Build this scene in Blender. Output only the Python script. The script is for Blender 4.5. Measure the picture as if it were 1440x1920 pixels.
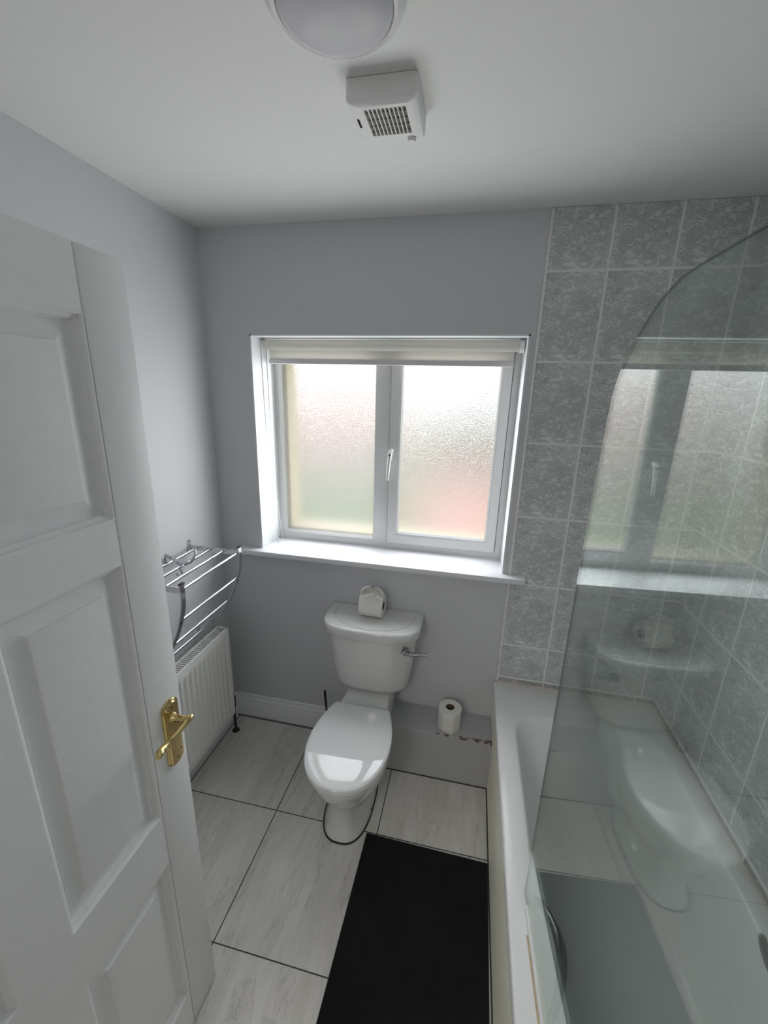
import bpy, bmesh, math, random
from mathutils import Vector, Matrix
from math import sin, cos, pi, radians

random.seed(7)
for o in list(bpy.data.objects):
    bpy.data.objects.remove(o, do_unlink=True)
SC = bpy.context.scene
COL = SC.collection

# ------------------------------------------------------------------ camera
cam_d = bpy.data.cameras.new('camera')
cam = bpy.data.objects.new('camera', cam_d)
COL.objects.link(cam)
SC.camera = cam
F = Vector((-0.19331079, 0.94164957, -0.2755486))
R = Vector((0.97766919, 0.20846852, 0.02652994))
U = Vector((-0.08242512, 0.26426685, 0.96092098))
M = Matrix.Identity(4)
for i in range(3):
    M[i][0] = R[i]; M[i][1] = U[i]; M[i][2] = -F[i]
M[0][3], M[1][3], M[2][3] = -0.20656538, -1.71457706, 1.72061833
cam.matrix_world = M
cam_d.sensor_fit = 'HORIZONTAL'
cam_d.sensor_width = 36.0
cam_d.lens = 36.0 * 780.09 / 1440.0
cam_d.clip_start = 0.01

# ------------------------------------------------------------------ world, lamps, exposure
SC.view_settings.view_transform = 'Standard'
SC.view_settings.look = 'None'
SC.view_settings.exposure = 0.0
SC.view_settings.gamma = 1.0
SC.view_settings.use_curve_mapping = False
W = bpy.data.worlds.new('overcast_sky')
SC.world = W
W.use_nodes = True
W.node_tree.nodes['Background'].inputs[0].default_value = (0.93, 0.96, 1.0, 1)
W.node_tree.nodes['Background'].inputs[1].default_value = 4.2
SC.cycles.use_denoising = True
SC.cycles.max_bounces = 14
SC.cycles.diffuse_bounces = 7
SC.cycles.glossy_bounces = 6
SC.cycles.transmission_bounces = 10
SC.cycles.transparent_max_bounces = 16
SC.cycles.caustics_refractive = True
SC.cycles.caustics_reflective = True
SC.cycles.sample_clamp_indirect = 8.0

HALL_FILL_POWER = 19.0  # unseen lamp added behind the camera to fill the room with light
ld = bpy.data.lights.new('hallway_fill', 'AREA')
ld.energy = HALL_FILL_POWER
ld.shape = 'RECTANGLE'; ld.size = 0.5; ld.size_y = 0.9
ld.color = (1.0, 0.97, 0.93)
lo = bpy.data.objects.new('hallway_fill', ld)
COL.objects.link(lo)
lo.location = (-1.02, -3.35, 2.28)
lo['kind'] = 'structure'

WINDOW_BOOST_POWER = 5.2  # lamps added inside the panes to boost the daylight, hidden from mirror reflections
for nm, cx_, sx_ in (('window_daylight_boost', -0.878, 0.455), ('window_daylight_boost', -0.318, 0.405)):
    ld = bpy.data.lights.new(nm, 'AREA')
    ld.energy = WINDOW_BOOST_POWER * sx_ / 0.455
    ld.shape = 'RECTANGLE'; ld.size = sx_; ld.size_y = 0.78
    ld.color = (0.95, 0.975, 1.0)
    lo = bpy.data.objects.new(nm, ld)
    COL.objects.link(lo)
    lo.location = (cx_, 0.145, 1.445)
    lo.rotation_euler = (-pi/2, 0, 0)
    lo.visible_glossy = False
    lo['kind'] = 'structure'

# ------------------------------------------------------------------ room measures
XL, XR, H = -1.359, 0.657, 2.336
YF = -1.762            # entrance wall, room side
ZR = 0.458             # bath rim
WX0, WX1, WZ0, WZ1 = -1.152, -0.030, 0.990, 1.940   # window opening
YW = 0.165             # depth of the window frame face

# ------------------------------------------------------------------ mesh helpers
class MB:
    def __init__(self):
        self.bm = bmesh.new()
    def box(self, x0, x1, y0, y1, z0, z1, bev=0.0, seg=2, rot=None, about=None):
        t = bmesh.new()
        vs = [t.verts.new(p) for p in ((x0,y0,z0),(x1,y0,z0),(x1,y1,z0),(x0,y1,z0),(x0,y0,z1),(x1,y0,z1),(x1,y1,z1),(x0,y1,z1))]
        for f in ((0,3,2,1),(4,5,6,7),(0,1,5,4),(1,2,6,5),(2,3,7,6),(3,0,4,7)):
            t.faces.new([vs[i] for i in f])
        if bev > 0:
            bmesh.ops.bevel(t, geom=list(t.edges), offset=bev, segments=seg, profile=0.5, affect='EDGES')
        if rot is not None:
            c = Vector(about) if about else Vector(((x0+x1)/2, (y0+y1)/2, (z0+z1)/2))
            bmesh.ops.transform(t, matrix=Matrix.Translation(c) @ rot @ Matrix.Translation(-c), verts=t.verts)
        self._merge(t)
        return self
    def _merge(self, t):
        me = bpy.data.meshes.new('tmp'); t.to_mesh(me); t.free()
        self.bm.from_mesh(me); bpy.data.meshes.remove(me)
    def face(self, pts):
        self.bm.faces.new([self.bm.verts.new(p) for p in pts])
        return self
    def loft(self, rings, cap0=True, cap1=True, closed=True):
        R_ = [[self.bm.verts.new(p) for p in r] for r in rings]
        n = len(R_[0])
        for a, b in zip(R_[:-1], R_[1:]):
            for i in range(n if closed else n-1):
                j = (i+1) % n
                self.bm.faces.new((a[i], a[j], b[j], b[i]))
        if cap0: self.bm.faces.new(list(reversed(R_[0])))
        if cap1: self.bm.faces.new(R_[-1])
        return self
    def tube(self, pts, r, n=12, flat=1.0, cap=True):
        pts = [Vector(p) for p in pts]
        rad = r if isinstance(r, (list, tuple)) else [r]*len(pts)
        rings = []; up = None
        for i, p in enumerate(pts):
            t = (pts[min(i+1, len(pts)-1)] - pts[max(i-1, 0)]).normalized()
            if up is None:
                up = Vector((0,0,1)) if abs(t.z) < 0.9 else Vector((0,1,0))
            s = t.cross(up).normalized(); up = s.cross(t).normalized()
            rings.append([p + (s*cos(a) + up*sin(a)*flat)*rad[i] for a in (2*pi*k/n for k in range(n))])
        return self.loft(rings, cap, cap)
    def lathe(self, c, prof, n=40, axis='z', a0=0.0, cap0=False, cap1=False):
        rings = []
        for r, h in prof:
            ring = []
            for k in range(n):
                a = a0 + 2*pi*k/n
                if axis == 'z': q = (c[0]+r*cos(a), c[1]+r*sin(a), c[2]+h)
                elif axis == 'x': q = (c[0]+h, c[1]+r*cos(a), c[2]+r*sin(a))
                else: q = (c[0]+r*cos(a), c[1]+h, c[2]+r*sin(a))
                ring.append(q)
            rings.append(ring)
        return self.loft(rings, cap0, cap1)
    def xf(self, m):
        bmesh.ops.transform(self.bm, matrix=m, verts=self.bm.verts); return self
    def build(self, name, mat, parent=None, smooth=30, origin=None, mods=()):
        bm = self.bm
        bmesh.ops.remove_doubles(bm, verts=bm.verts, dist=1e-6)
        bmesh.ops.recalc_face_normals(bm, faces=bm.faces)
        org = Vector(origin) if origin else (Vector(ROOT_LOC.get(parent.name, (0,0,0))) if parent else Vector((0,0,0)))
        bmesh.ops.translate(bm, verts=bm.verts, vec=-org)
        me = bpy.data.meshes.new(name); bm.to_mesh(me); bm.free()
        me.materials.append(mat)
        if smooth:
            me.shade_smooth()
            me.set_sharp_from_angle(angle=radians(smooth))
        o = bpy.data.objects.new(name, me); COL.objects.link(o)
        if parent:
            o.parent = parent; ROOT_LOC[o.name] = org
        else:
            o.location = org; ROOT_LOC[o.name] = org
        return o

ROOT_LOC = {}
def empty(name, loc, label=None, cat=None, group=None, kind=None):
    o = bpy.data.objects.new(name, None); COL.objects.link(o)
    o.location = loc; o.empty_display_size = 0.05
    ROOT_LOC[o.name] = Vector(loc)
    if label: o['label'] = label
    if cat: o['category'] = cat
    if group: o['group'] = group
    if kind: o['kind'] = kind
    return o
def tag(o, label, cat, group=None):
    o['label'] = label; o['category'] = cat
    if group: o['group'] = group
    return o
def structure(o, label=None):
    o['kind'] = 'structure'
    if label: o['label'] = label
    return o

def rrect(x0, x1, y0, y1, r, z, k=6):
    pts = []
    for cx, cy, a0 in ((x1-r, y1-r, 0), (x0+r, y1-r, 90), (x0+r, y0+r, 180), (x1-r, y0+r, 270)):
        for i in range(k+1):
            a = radians(a0 + 90*i/k)
            pts.append((cx+r*cos(a), cy+r*sin(a), z))
    return pts

# ------------------------------------------------------------------ materials
class N:
    def __init__(self, name):
        self.m = bpy.data.materials.new(name); self.m.use_nodes = True
        self.t = self.m.node_tree
        self.p = self.t.nodes['Principled BSDF']; self.out = self.t.nodes['Material Output']
    def n(self, typ, **kw):
        x = self.t.nodes.new(typ)
        for k, v in kw.items(): setattr(x, k, v)
        return x
    def link(self, a, b): self.t.links.new(a, b)
    def val(self, sock, v):
        if isinstance(v, bpy.types.NodeSocket): self.link(v, sock)
        else: sock.default_value = v
    def math(self, op, a, b=0.0, c=None):
        x = self.n('ShaderNodeMath', operation=op)
        self.val(x.inputs[0], a); self.val(x.inputs[1], b)
        if c is not None: self.val(x.inputs[2], c)
        return x.outputs[0]
    def coord(self):
        return self.n('ShaderNodeTexCoord').outputs['Object']
    def sep(self, v):
        x = self.n('ShaderNodeSeparateXYZ'); self.link(v, x.inputs[0]); return x.outputs
    def comb(self, a, b, c=0.0):
        x = self.n('ShaderNodeCombineXYZ')
        for i, v in enumerate((a, b, c)): self.val(x.inputs[i], v)
        return x.outputs[0]
    def noise(self, vec, scale, detail=4, rough=0.55, dist=0.0):
        x = self.n('ShaderNodeTexNoise'); self.link(vec, x.inputs['Vector'])
        x.inputs['Scale'].default_value = scale; x.inputs['Detail'].default_value = detail
        x.inputs['Roughness'].default_value = rough; x.inputs['Distortion'].default_value = dist
        return x.outputs['Fac']
    def scale(self, v, s):
        x = self.n('ShaderNodeMapping'); self.link(v, x.inputs[0]); x.inputs['Scale'].default_value = s
        return x.outputs[0]
    def ramp(self, fac, stops):
        x = self.n('ShaderNodeValToRGB'); self.link(fac, x.inputs[0])
        e = x.color_ramp.elements
        while len(e) < len(stops): e.new(0.5)
        for k, (p, c) in enumerate(stops):
            e[k].position = p; e[k].color = (*c, 1) if len(c) == 3 else c
        return x.outputs[0]
    def mix(self, f, a, b):
        x = self.n('ShaderNodeMix', data_type='RGBA'); self.val(x.inputs[0], f)
        self.val(x.inputs[6], a if isinstance(a, bpy.types.NodeSocket) else (*a, 1))
        self.val(x.inputs[7], b if isinstance(b, bpy.types.NodeSocket) else (*b, 1))
        return x.outputs[2]
    def bump(self, h, strength=0.2, dist=0.01):
        x = self.n('ShaderNodeBump'); x.inputs['Strength'].default_value = strength
        x.inputs['Distance'].default_value = dist; self.link(h, x.inputs['Height'])
        self.link(x.outputs[0], self.p.inputs['Normal'])
    def set(self, **kw):
        for k, v in kw.items(): self.val(self.p.inputs[k.replace('_', ' ')], v)
        return self

def plain(name, col, rough=0.5, metal=0.0, bump=0.0, bscale=60, var=0.04, spec=None, coat=0.0):
    a = N(name); c = a.coord()
    f = a.noise(c, bscale, 3)
    lo_ = tuple(max(0, x*(1-var)) for x in col); hi = tuple(min(1, x*(1+var)) for x in col)
    a.link(a.ramp(f, [(0.3, lo_), (0.7, hi)]), a.p.inputs['Base Color'])
    a.set(Roughness=rough, Metallic=metal)
    if spec is not None: a.p.inputs['Specular IOR Level'].default_value = spec
    if coat: a.p.inputs['Coat Weight'].default_value = coat; a.p.inputs['Coat Roughness'].default_value = 0.05
    if bump: a.bump(f, bump, 0.002)
    return a.m

M_wall = plain('wall_paint', (0.615, 0.618, 0.636), 0.6, bump=0.15, bscale=120, var=0.015)
M_ceil = plain('ceiling_paint', (0.74, 0.74, 0.725), 0.75, bump=0.1, bscale=100, var=0.01)
M_reveal = plain('reveal_paint', (0.70, 0.72, 0.73), 0.5, var=0.01)
M_upvc = plain('white_upvc', (0.80, 0.80, 0.80), 0.3, var=0.01)
M_gasket = plain('black_gasket', (0.03, 0.03, 0.03), 0.6)
M_gloss = plain('white_gloss_paint', (0.84, 0.85, 0.855), 0.34, bump=0.05, bscale=40, var=0.015)
M_sill = plain('sill_gloss_paint', (0.80, 0.81, 0.84), 0.2, var=0.01)
M_ceramic = plain('white_ceramic', (0.72, 0.73, 0.715), 0.12, var=0.01, coat=0.4)
M_seat = plain('toilet_seat_plastic', (0.80, 0.81, 0.81), 0.03, var=0.003, spec=1.0, coat=0.6)
M_acrylic = plain('bath_acrylic', (0.84, 0.85, 0.84), 0.18, var=0.01)
M_panel = plain('cream_bath_panel', (0.90, 0.885, 0.74), 0.45, var=0.02)
M_chrome = plain('chrome', (0.80, 0.80, 0.82), 0.08, 1.0, var=0.02)
M_grip = plain('dark_chrome', (0.32, 0.33, 0.33), 0.15, 1.0, var=0.02)
M_satin = plain('satin_chrome', (0.55, 0.55, 0.58), 0.16, 1.0, var=0.02)
M_brass = plain('polished_brass', (0.74, 0.58, 0.27), 0.12, 1.0, var=0.03)
M_rad = plain('radiator_enamel', (0.88, 0.88, 0.845), 0.35, var=0.01)
M_dark = plain('dark_recess', (0.02, 0.02, 0.02), 0.8)
M_grille = plain('grille_dust', (0.26, 0.24, 0.20), 0.8, var=0.5, bscale=180)
M_black = plain('black_plastic', (0.02, 0.02, 0.022), 0.35)
M_tissue = plain('toilet_tissue', (0.80, 0.79, 0.75), 0.95, bump=0.3, bscale=400, var=0.02)
M_card = plain('cardboard_core', (0.16, 0.10, 0.07), 0.9, var=0.1)
M_plastic = plain('white_plastic', (0.76, 0.76, 0.745), 0.4, var=0.01)
M_silicone = plain('aged_silicone', (0.66, 0.58, 0.53), 0.5, var=0.12, bscale=25)
M_stain = plain('rust_stained_sealant', (0.50, 0.40, 0.26), 0.6, var=0.3, bscale=30)
M_seal = plain('white_seal', (0.76, 0.77, 0.74), 0.35, var=0.02)
M_seam = plain('dark_sealant', (0.035, 0.033, 0.03), 0.6)
M_bronze = plain('dark_bronze', (0.07, 0.06, 0.055), 0.4, 0.6)
M_trimedge = plain('white_tile_trim', (0.82, 0.82, 0.81), 0.4)
M_wood = plain('hall_floor_wood', (0.30, 0.22, 0.15), 0.5, var=0.1)

# opal lamp diffuser (switched off)
a = N('opal_diffuser'); a.set(Base_Color=(0.60, 0.59, 0.62, 1), Roughness=0.25); M_opal = a.m

# wall tiles
def tile_mat(name, axis):
    a = N(name); s = a.sep(a.coord())
    if axis == 'x':
        um = a.math('SUBTRACT', s[0], 0.196)
    else:
        um = a.math('SUBTRACT', a.math('MULTIPLY', s[1], -1.0), 0.1585)
    u = a.math('DIVIDE', um, 0.2)
    v = a.math('DIVIDE', a.math('SUBTRACT', s[2], 2.1432), 0.2981)
    fu = a.math('FRACT', u); fv = a.math('FRACT', v)
    du = a.math('MULTIPLY', a.math('ABSOLUTE', a.math('SUBTRACT', a.math('FRACT', a.math('ADD', u, 0.5)), 0.5)), 0.2)
    dv = a.math('MULTIPLY', a.math('ABSOLUTE', a.math('SUBTRACT', a.math('FRACT', a.math('ADD', v, 0.5)), 0.5)), 0.2981)
    d = a.math('MINIMUM', du, dv)
    g = a.n('ShaderNodeMapRange'); a.link(d, g.inputs[0])
    g.inputs[1].default_value = 0.0034; g.inputs[2].default_value = 0.0048
    tilemask = g.outputs[0]
    lc = a.comb(a.math('MULTIPLY', fu, 0.2), a.math('MULTIPLY', fv, 0.2981), 0.3 if axis == 'x' else 0.3)
    n1 = a.noise(a.scale(lc, (1, 1.7, 1)), 30, 8, 0.68, 1.2)
    n2 = a.noise(lc, 9, 3, 0.5, 0.6)
    n3 = a.noise(a.scale(lc, (1, 2.2, 1)), 75, 4, 0.6, 2.0)
    c1 = a.ramp(n1, [(0.34, (0.42, 0.44, 0.44)), (0.47, (0.62, 0.64, 0.635)), (0.58, (0.68, 0.70, 0.695)), (0.72, (0.78, 0.79, 0.785))])
    ridge = a.math('ABSOLUTE', a.math('SUBTRACT', n1, 0.5))
    vein = a.ramp(ridge, [(0.0, (0.2, 0.21, 0.215)), (0.03, (1, 1, 1))])
    mm = a.n('ShaderNodeMix', data_type='RGBA', blend_type='MULTIPLY'); mm.inputs[0].default_value = 0.55
    a.link(c1, mm.inputs[6]); a.link(vein, mm.inputs[7])
    blotch = a.ramp(n2, [(0.35, (0.94, 0.93, 0.93)), (0.65, (1.12, 1.15, 1.13))])
    m2 = a.n('ShaderNodeMix', data_type='RGBA', blend_type='MULTIPLY'); m2.inputs[0].default_value = 1.0
    a.link(mm.outputs[2], m2.inputs[6]); a.link(blotch, m2.inputs[7])
    spk = a.ramp(n3, [(0.32, (0.45, 0.45, 0.45)), (0.42, (1, 1, 1))])
    m3 = a.n('ShaderNodeMix', data_type='RGBA', blend_type='MULTIPLY'); m3.inputs[0].default_value = 0.7
    a.link(m2.outputs[2], m3.inputs[6]); a.link(spk, m3.inputs[7])
    a.link(a.mix(tilemask, (0.82, 0.82, 0.80), m3.outputs[2]), a.p.inputs['Base Color'])
    a.set(Roughness=0.38)
    a.p.inputs['Specular IOR Level'].default_value = 0.4
    h = a.math('ADD', a.math('MULTIPLY', tilemask, 0.6), a.math('MULTIPLY', n1, 0.9))
    a.bump(h, 0.35, 0.004)
    return a.m
M_tile_b = tile_mat('marbled_wall_tile_window_wall', 'x')
M_tile_r = tile_mat('marbled_wall_tile_bath_wall', 'y')
M_strip = plain('cut_tile_strip', (0.40, 0.40, 0.395), 0.4, var=0.3, bscale=45, bump=0.2)

# floor tiles
a = N('porcelain_floor_tile'); c = a.coord(); s = a.sep(c)
u = a.math('DIVIDE', a.math('ADD', s[0], 0.8910), 0.4382)
v = a.math('DIVIDE', a.math('ADD', s[1], 0.4778), 0.4532)
du = a.math('MULTIPLY', a.math('ABSOLUTE', a.math('SUBTRACT', a.math('FRACT', a.math('ADD', u, 0.5)), 0.5)), 0.4382)
dv = a.math('MULTIPLY', a.math('ABSOLUTE', a.math('SUBTRACT', a.math('FRACT', a.math('ADD', v, 0.5)), 0.5)), 0.4532)
g = a.n('ShaderNodeMapRange'); a.link(a.math('MINIMUM', du, dv), g.inputs[0])
g.inputs[1].default_value = 0.0014; g.inputs[2].default_value = 0.0024
tid = a.comb(a.math('FLOOR', u), a.math('FLOOR', v), 0.0)
wn = a.n('ShaderNodeTexWhiteNoise'); a.link(tid, wn.inputs[0])
off = a.n('ShaderNodeVectorMath', operation='SCALE'); a.link(wn.outputs['Color'], off.inputs[0]); off.inputs['Scale'].default_value = 5.0
rot = a.n('ShaderNodeMapping'); a.link(c, rot.inputs[0]); rot.inputs['Rotation'].default_value = (0, 0, radians(-9)); rot.inputs['Scale'].default_value = (1, 0.16, 1)
vv = a.n('ShaderNodeVectorMath', operation='ADD'); a.link(rot.outputs[0], vv.inputs[0]); a.link(off.outputs[0], vv.inputs[1])
n1 = a.noise(vv.outputs[0], 9, 6, 0.62, 0.5)
n2 = a.noise(vv.outputs[0], 48, 4, 0.6, 0.2)
base = a.ramp(n1, [(0.30, (0.60, 0.58, 0.54)), (0.5, (0.68, 0.66, 0.625)), (0.7, (0.74, 0.72, 0.69))])
vein = a.ramp(a.math('ABSOLUTE', a.math('SUBTRACT', n1, 0.46)), [(0.0, (0.74, 0.73, 0.72)), (0.010, (1, 1, 1))])
mm = a.n('ShaderNodeMix', data_type='RGBA', blend_type='MULTIPLY'); mm.inputs[0].default_value = 0.8
a.link(base, mm.inputs[6]); a.link(vein, mm.inputs[7])
fine = a.ramp(n2, [(0.3, (0.92, 0.92, 0.92)), (0.7, (1.05, 1.05, 1.05))])
m2 = a.n('ShaderNodeMix', data_type='RGBA', blend_type='MULTIPLY'); m2.inputs[0].default_value = 1.0
a.link(mm.outputs[2], m2.inputs[6]); a.link(fine, m2.inputs[7])
a.link(a.mix(g.outputs[0], (0.045, 0.04, 0.038), m2.outputs[2]), a.p.inputs['Base Color'])
a.set(Roughness=0.18)
a.bump(g.outputs[0], 0.3, 0.002)
M_floor = a.m

# charcoal bath mat
a = N('charcoal_microfibre'); c = a.coord()
f1 = a.noise(c, 7, 4, 0.6, 0.6); f2 = a.noise(c, 500, 2)
a.link(a.ramp(f1, [(0.3, (0.0055, 0.0055, 0.0065)), (0.7, (0.012, 0.0115, 0.013))]), a.p.inputs['Base Color'])
a.set(Roughness=0.95); a.p.inputs['Specular IOR Level'].default_value = 0.15
a.p.inputs['Sheen Weight'].default_value = 0.15
a.bump(f2, 0.6, 0.002)
M_mat = a.m

# boxing: wall grey darkened to carry its shade, with chipped edge
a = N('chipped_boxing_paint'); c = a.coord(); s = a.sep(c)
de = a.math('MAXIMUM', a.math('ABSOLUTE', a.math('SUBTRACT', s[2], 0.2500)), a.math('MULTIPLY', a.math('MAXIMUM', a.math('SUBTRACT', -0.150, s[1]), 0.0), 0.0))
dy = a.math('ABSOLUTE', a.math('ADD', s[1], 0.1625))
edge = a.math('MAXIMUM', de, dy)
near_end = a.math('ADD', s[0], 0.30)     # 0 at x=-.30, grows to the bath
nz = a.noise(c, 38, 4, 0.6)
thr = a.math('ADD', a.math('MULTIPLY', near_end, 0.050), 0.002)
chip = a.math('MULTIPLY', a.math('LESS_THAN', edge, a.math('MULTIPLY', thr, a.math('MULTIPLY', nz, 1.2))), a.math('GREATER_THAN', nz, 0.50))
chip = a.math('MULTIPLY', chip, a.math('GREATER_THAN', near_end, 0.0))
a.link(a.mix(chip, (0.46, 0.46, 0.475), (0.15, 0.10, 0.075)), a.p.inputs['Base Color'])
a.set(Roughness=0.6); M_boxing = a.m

# clear safety glass: thin-sheet glass with a Fresnel mirror share on each face
a = N('clear_screen_glass')
lw = a.n('ShaderNodeLayerWeight'); lw.inputs['Blend'].default_value = 0.5
p5 = a.math('POWER', lw.outputs['Facing'], 4.2)
fr = a.math('ADD', 0.075, a.math('MULTIPLY', p5, 0.948))
tr = a.n('ShaderNodeBsdfTransparent'); tr.inputs[0].default_value = (0.885, 0.915, 0.90, 1)
gl = a.n('ShaderNodeBsdfGlossy'); gl.inputs['Roughness'].default_value = 0.0; gl.inputs['Color'].default_value = (0.93, 0.97, 0.95, 1)
mx = a.n('ShaderNodeMixShader'); a.link(fr, mx.inputs[0]); a.link(tr.outputs[0], mx.inputs[1]); a.link(gl.outputs[0], mx.inputs[2])
a.link(mx.outputs[0], a.out.inputs[0]); M_glass = a.m
a = N('glass_cut_edge')
tr = a.n('ShaderNodeBsdfTransparent'); tr.inputs[0].default_value = (0.36, 0.41, 0.39, 1)
gl = a.n('ShaderNodeBsdfGlossy'); gl.inputs['Roughness'].default_value = 0.1; gl.inputs['Color'].default_value = (0.5, 0.6, 0.57, 1)
mx = a.n('ShaderNodeMixShader'); mx.inputs[0].default_value = 0.06; a.link(tr.outputs[0], mx.inputs[1]); a.link(gl.outputs[0], mx.inputs[2])
a.link(mx.outputs[0], a.out.inputs[0]); M_glassedge = a.m

# obscured window glass
OBS_SCATTER = 0.10
a = N('obscured_glass'); c = a.coord()
gb = a.n('ShaderNodeBsdfGlass'); gb.inputs['IOR'].default_value = 1.5; gb.inputs['Roughness'].default_value = 0.17
gb.inputs['Color'].default_value = (1, 1, 1, 1)
nn = a.noise(a.scale(c, (1, 1, 1.6)), 190, 2, 0.6, 0.5)
bp = a.n('ShaderNodeBump'); bp.inputs['Strength'].default_value = 1.0; bp.inputs['Distance'].default_value = 0.0012
a.link(nn, bp.inputs['Height']); a.link(bp.outputs[0], gb.inputs['Normal'])
tl = a.n('ShaderNodeBsdfTranslucent'); tl.inputs[0].default_value = (0.97, 0.98, 0.98, 1)
mx = a.n('ShaderNodeMixShader'); mx.inputs[0].default_value = OBS_SCATTER
a.link(gb.outputs[0], mx.inputs[1]); a.link(tl.outputs[0], mx.inputs[2])
a.link(mx.outputs[0], a.out.inputs[0]); M_obs = a.m

# blind fabric
a = N('cream_blind_fabric')
df = a.n('ShaderNodeBsdfDiffuse'); df.inputs[0].default_value = (0.80, 0.79, 0.76, 1)
tl = a.n('ShaderNodeBsdfTranslucent'); tl.inputs[0].default_value = (0.90, 0.88, 0.84, 1)
mx = a.n('ShaderNodeMixShader'); mx.inputs[0].default_value = 0.55
a.link(df.outputs[0], mx.inputs[1]); a.link(tl.outputs[0], mx.inputs[2]); a.link(mx.outputs[0], a.out.inputs[0])
M_blind = a.m

# outdoors
M_render = plain('cream_render', (0.42, 0.37, 0.24), 0.9, var=0.03)
M_lawn = plain('lawn', (0.13, 0.17, 0.05), 0.95, var=0.3, bscale=2)
M_hedge = plain('hedge_leaves', (0.10, 0.15, 0.04), 0.9, var=0.4, bscale=6)
M_roof = plain('red_roof_tile', (0.24, 0.15, 0.13), 0.85, var=0.2, bscale=4)
M_shed = plain('terracotta_roof', (0.24, 0.115, 0.09), 0.85, var=0.15, bscale=3)
M_pebble = plain('pebbledash', (0.24, 0.25, 0.275), 0.9, var=0.08, bscale=8)
M_tree = plain('tree_leaves', (0.07, 0.08, 0.06), 0.9, var=0.4, bscale=3)
M_bark = plain('bark', (0.12, 0.09, 0.06), 0.9)

# ================================================================== STRUCTURE
b = MB()
b.box(XL-0.15, WX0, 0, YW+0.14, 0, H); b.box(WX1, XR+0.15, 0, YW+0.14, 0, H)
b.box(WX0, WX1, 0, YW+0.14, 0, WZ0); b.box(WX0, WX1, 0, YW+0.14, WZ1, H)
wb = structure(b.build('wall_back', M_wall, smooth=0))
b = MB(); t = 0.012
# outer cream render with reveal returns
y0, y1 = YW+0.065, YW+0.155
b.box(WX0-0.02, -1.098, y0, y1+0.03, WZ0, WZ1); b.box(WX1-t, WX1+0.02, y0, y1, WZ0, WZ1)
b.box(WX0, WX1, y0, y1, WZ1-t, WZ1+0.02); b.box(WX0-0.02, WX1+0.02, y0, y1+0.04, WZ0-0.02, WZ0+0.042)
b.build('outer_reveal', M_render, wb, smooth=0)
MB().box(0.0, XR, -0.0035, 0.002, ZR+0.02, H-0.001).build('wall_tiles', M_tile_b, wb, smooth=0)

b = MB().box(XL-0.15, XL, YF-0.12, 0, 0, H)
structure(b.build('wall_left', M_wall, smooth=0))
b = MB().box(XR, XR+0.15, YF-0.12, 0, 0, H)
wr = structure(b.build('wall_right', M_wall, smooth=0))
MB().box(XR-0.0035, XR+0.002, YF, -0.0035, ZR+0.02, H-0.001).build('wall_tiles', M_tile_r, wr, smooth=0)
DX0, DX1, DH = -0.872, -0.085, 1.95
b = MB()
b.box(XL, DX0, YF-0.12, YF, 0, H); b.box(DX1, XR, YF-0.12, YF, 0, H); b.box(DX0, DX1, YF-0.12, YF, DH, H)
structure(b.build('wall_front', M_wall, smooth=0))
# door lining and architraves
b = MB()
for yy0, yy1 in ((YF, YF+0.016), (YF-0.136, YF-0.12)):
    b.box(DX0-0.055, DX0+0.0, yy0, yy1, 0, DH+0.055, 0.004); b.box(DX1-0.0, DX1+0.055, yy0, yy1, 0, DH+0.055, 0.004)
    b.box(DX0, DX1, yy0, yy1, DH, DH+0.055, 0.004)
b.box(DX0-0.001, DX0+0.02, YF-0.12, YF, 0, DH); b.box(DX1-0.02, DX1+0.001, YF-0.12, YF, 0, DH); b.box(DX0, DX1, YF-0.12, YF, DH-0.02, DH+0.001)
structure(b.build('trim_3', M_gloss, smooth=0))
b = MB().box(XL-0.15, XR+0.15, YF-0.12, YW+0.12, -0.10, 0)
structure(b.build('floor', M_floor, smooth=0))
b = MB().box(XL-0.15, XR+0.15, YF-0.12, YW+0.14, H, H+0.10)
structure(b.build('ceiling', M_ceil, smooth=0))
# hallway beyond the doorway (behind the camera)
HY = -4.0
structure(MB().box(XL-0.15, XR+0.15, HY, YF-0.12, -0.10, 0).build('floor_hall', M_wood, smooth=0))
structure(MB().box(XL-0.15, XR+0.15, HY, YF-0.12, H, H+0.10).build('ceiling_hall', M_ceil, smooth=0))
structure(MB().box(XL-0.15, XL, HY, YF-0.12, 0, H).build('wall_hall_left', M_wall, smooth=0))
structure(MB().box(XR, XR+0.15, HY, YF-0.12, 0, H).build('wall_hall_right', M_wall, smooth=0))
structure(MB().box(XL-0.15, XR+0.15, HY-0.12, HY, 0, H).build('wall_hall_end', M_wall, smooth=0))

# skirting boards (ogee profile)
SK = [(0, 0), (0.018, 0), (0.018, 0.088), (0.0165, 0.092), (0.015, 0.094), (0.016, 0.100), (0.0145, 0.108), (0.010, 0.116), (0.008, 0.120), (0.0095, 0.124), (0.009, 0.131), (0.006, 0.135), (0, 0.135)]
def skirting(name, p0, p1, nrm):
    b = MB(); n = Vector(nrm)
    b.loft([[Vector(p)+n*d+Vector((0,0,z)) for d, z in SK] for p in (p0, p1)])
    return structure(b.build(name, M_gloss, smooth=25))
skirting('baseboard_back', (XL, 0, 0), (-0.70, 0, 0), (0, -1, 0))
skirting('baseboard_left', (XL, YF, 0), (XL, 0, 0), (1, 0, 0))
skirting('baseboard_front', (XL, YF, 0), (DX0-0.055, YF, 0), (0, 1, 0))
# dark sealant line where skirting and boxing meet the floor
b = MB()
b.box(XL+0.018, -0.70, -0.0205, -0.018, 0, 0.003); pass
b.box(-0.70, -0.012, -0.1695, -0.1655, 0, 0.003); b.box(-0.0165, -0.012, YF+0.02, -0.1695, 0, 0.003)
structure(b.build('trim_4', M_seam, smooth=0))
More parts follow.
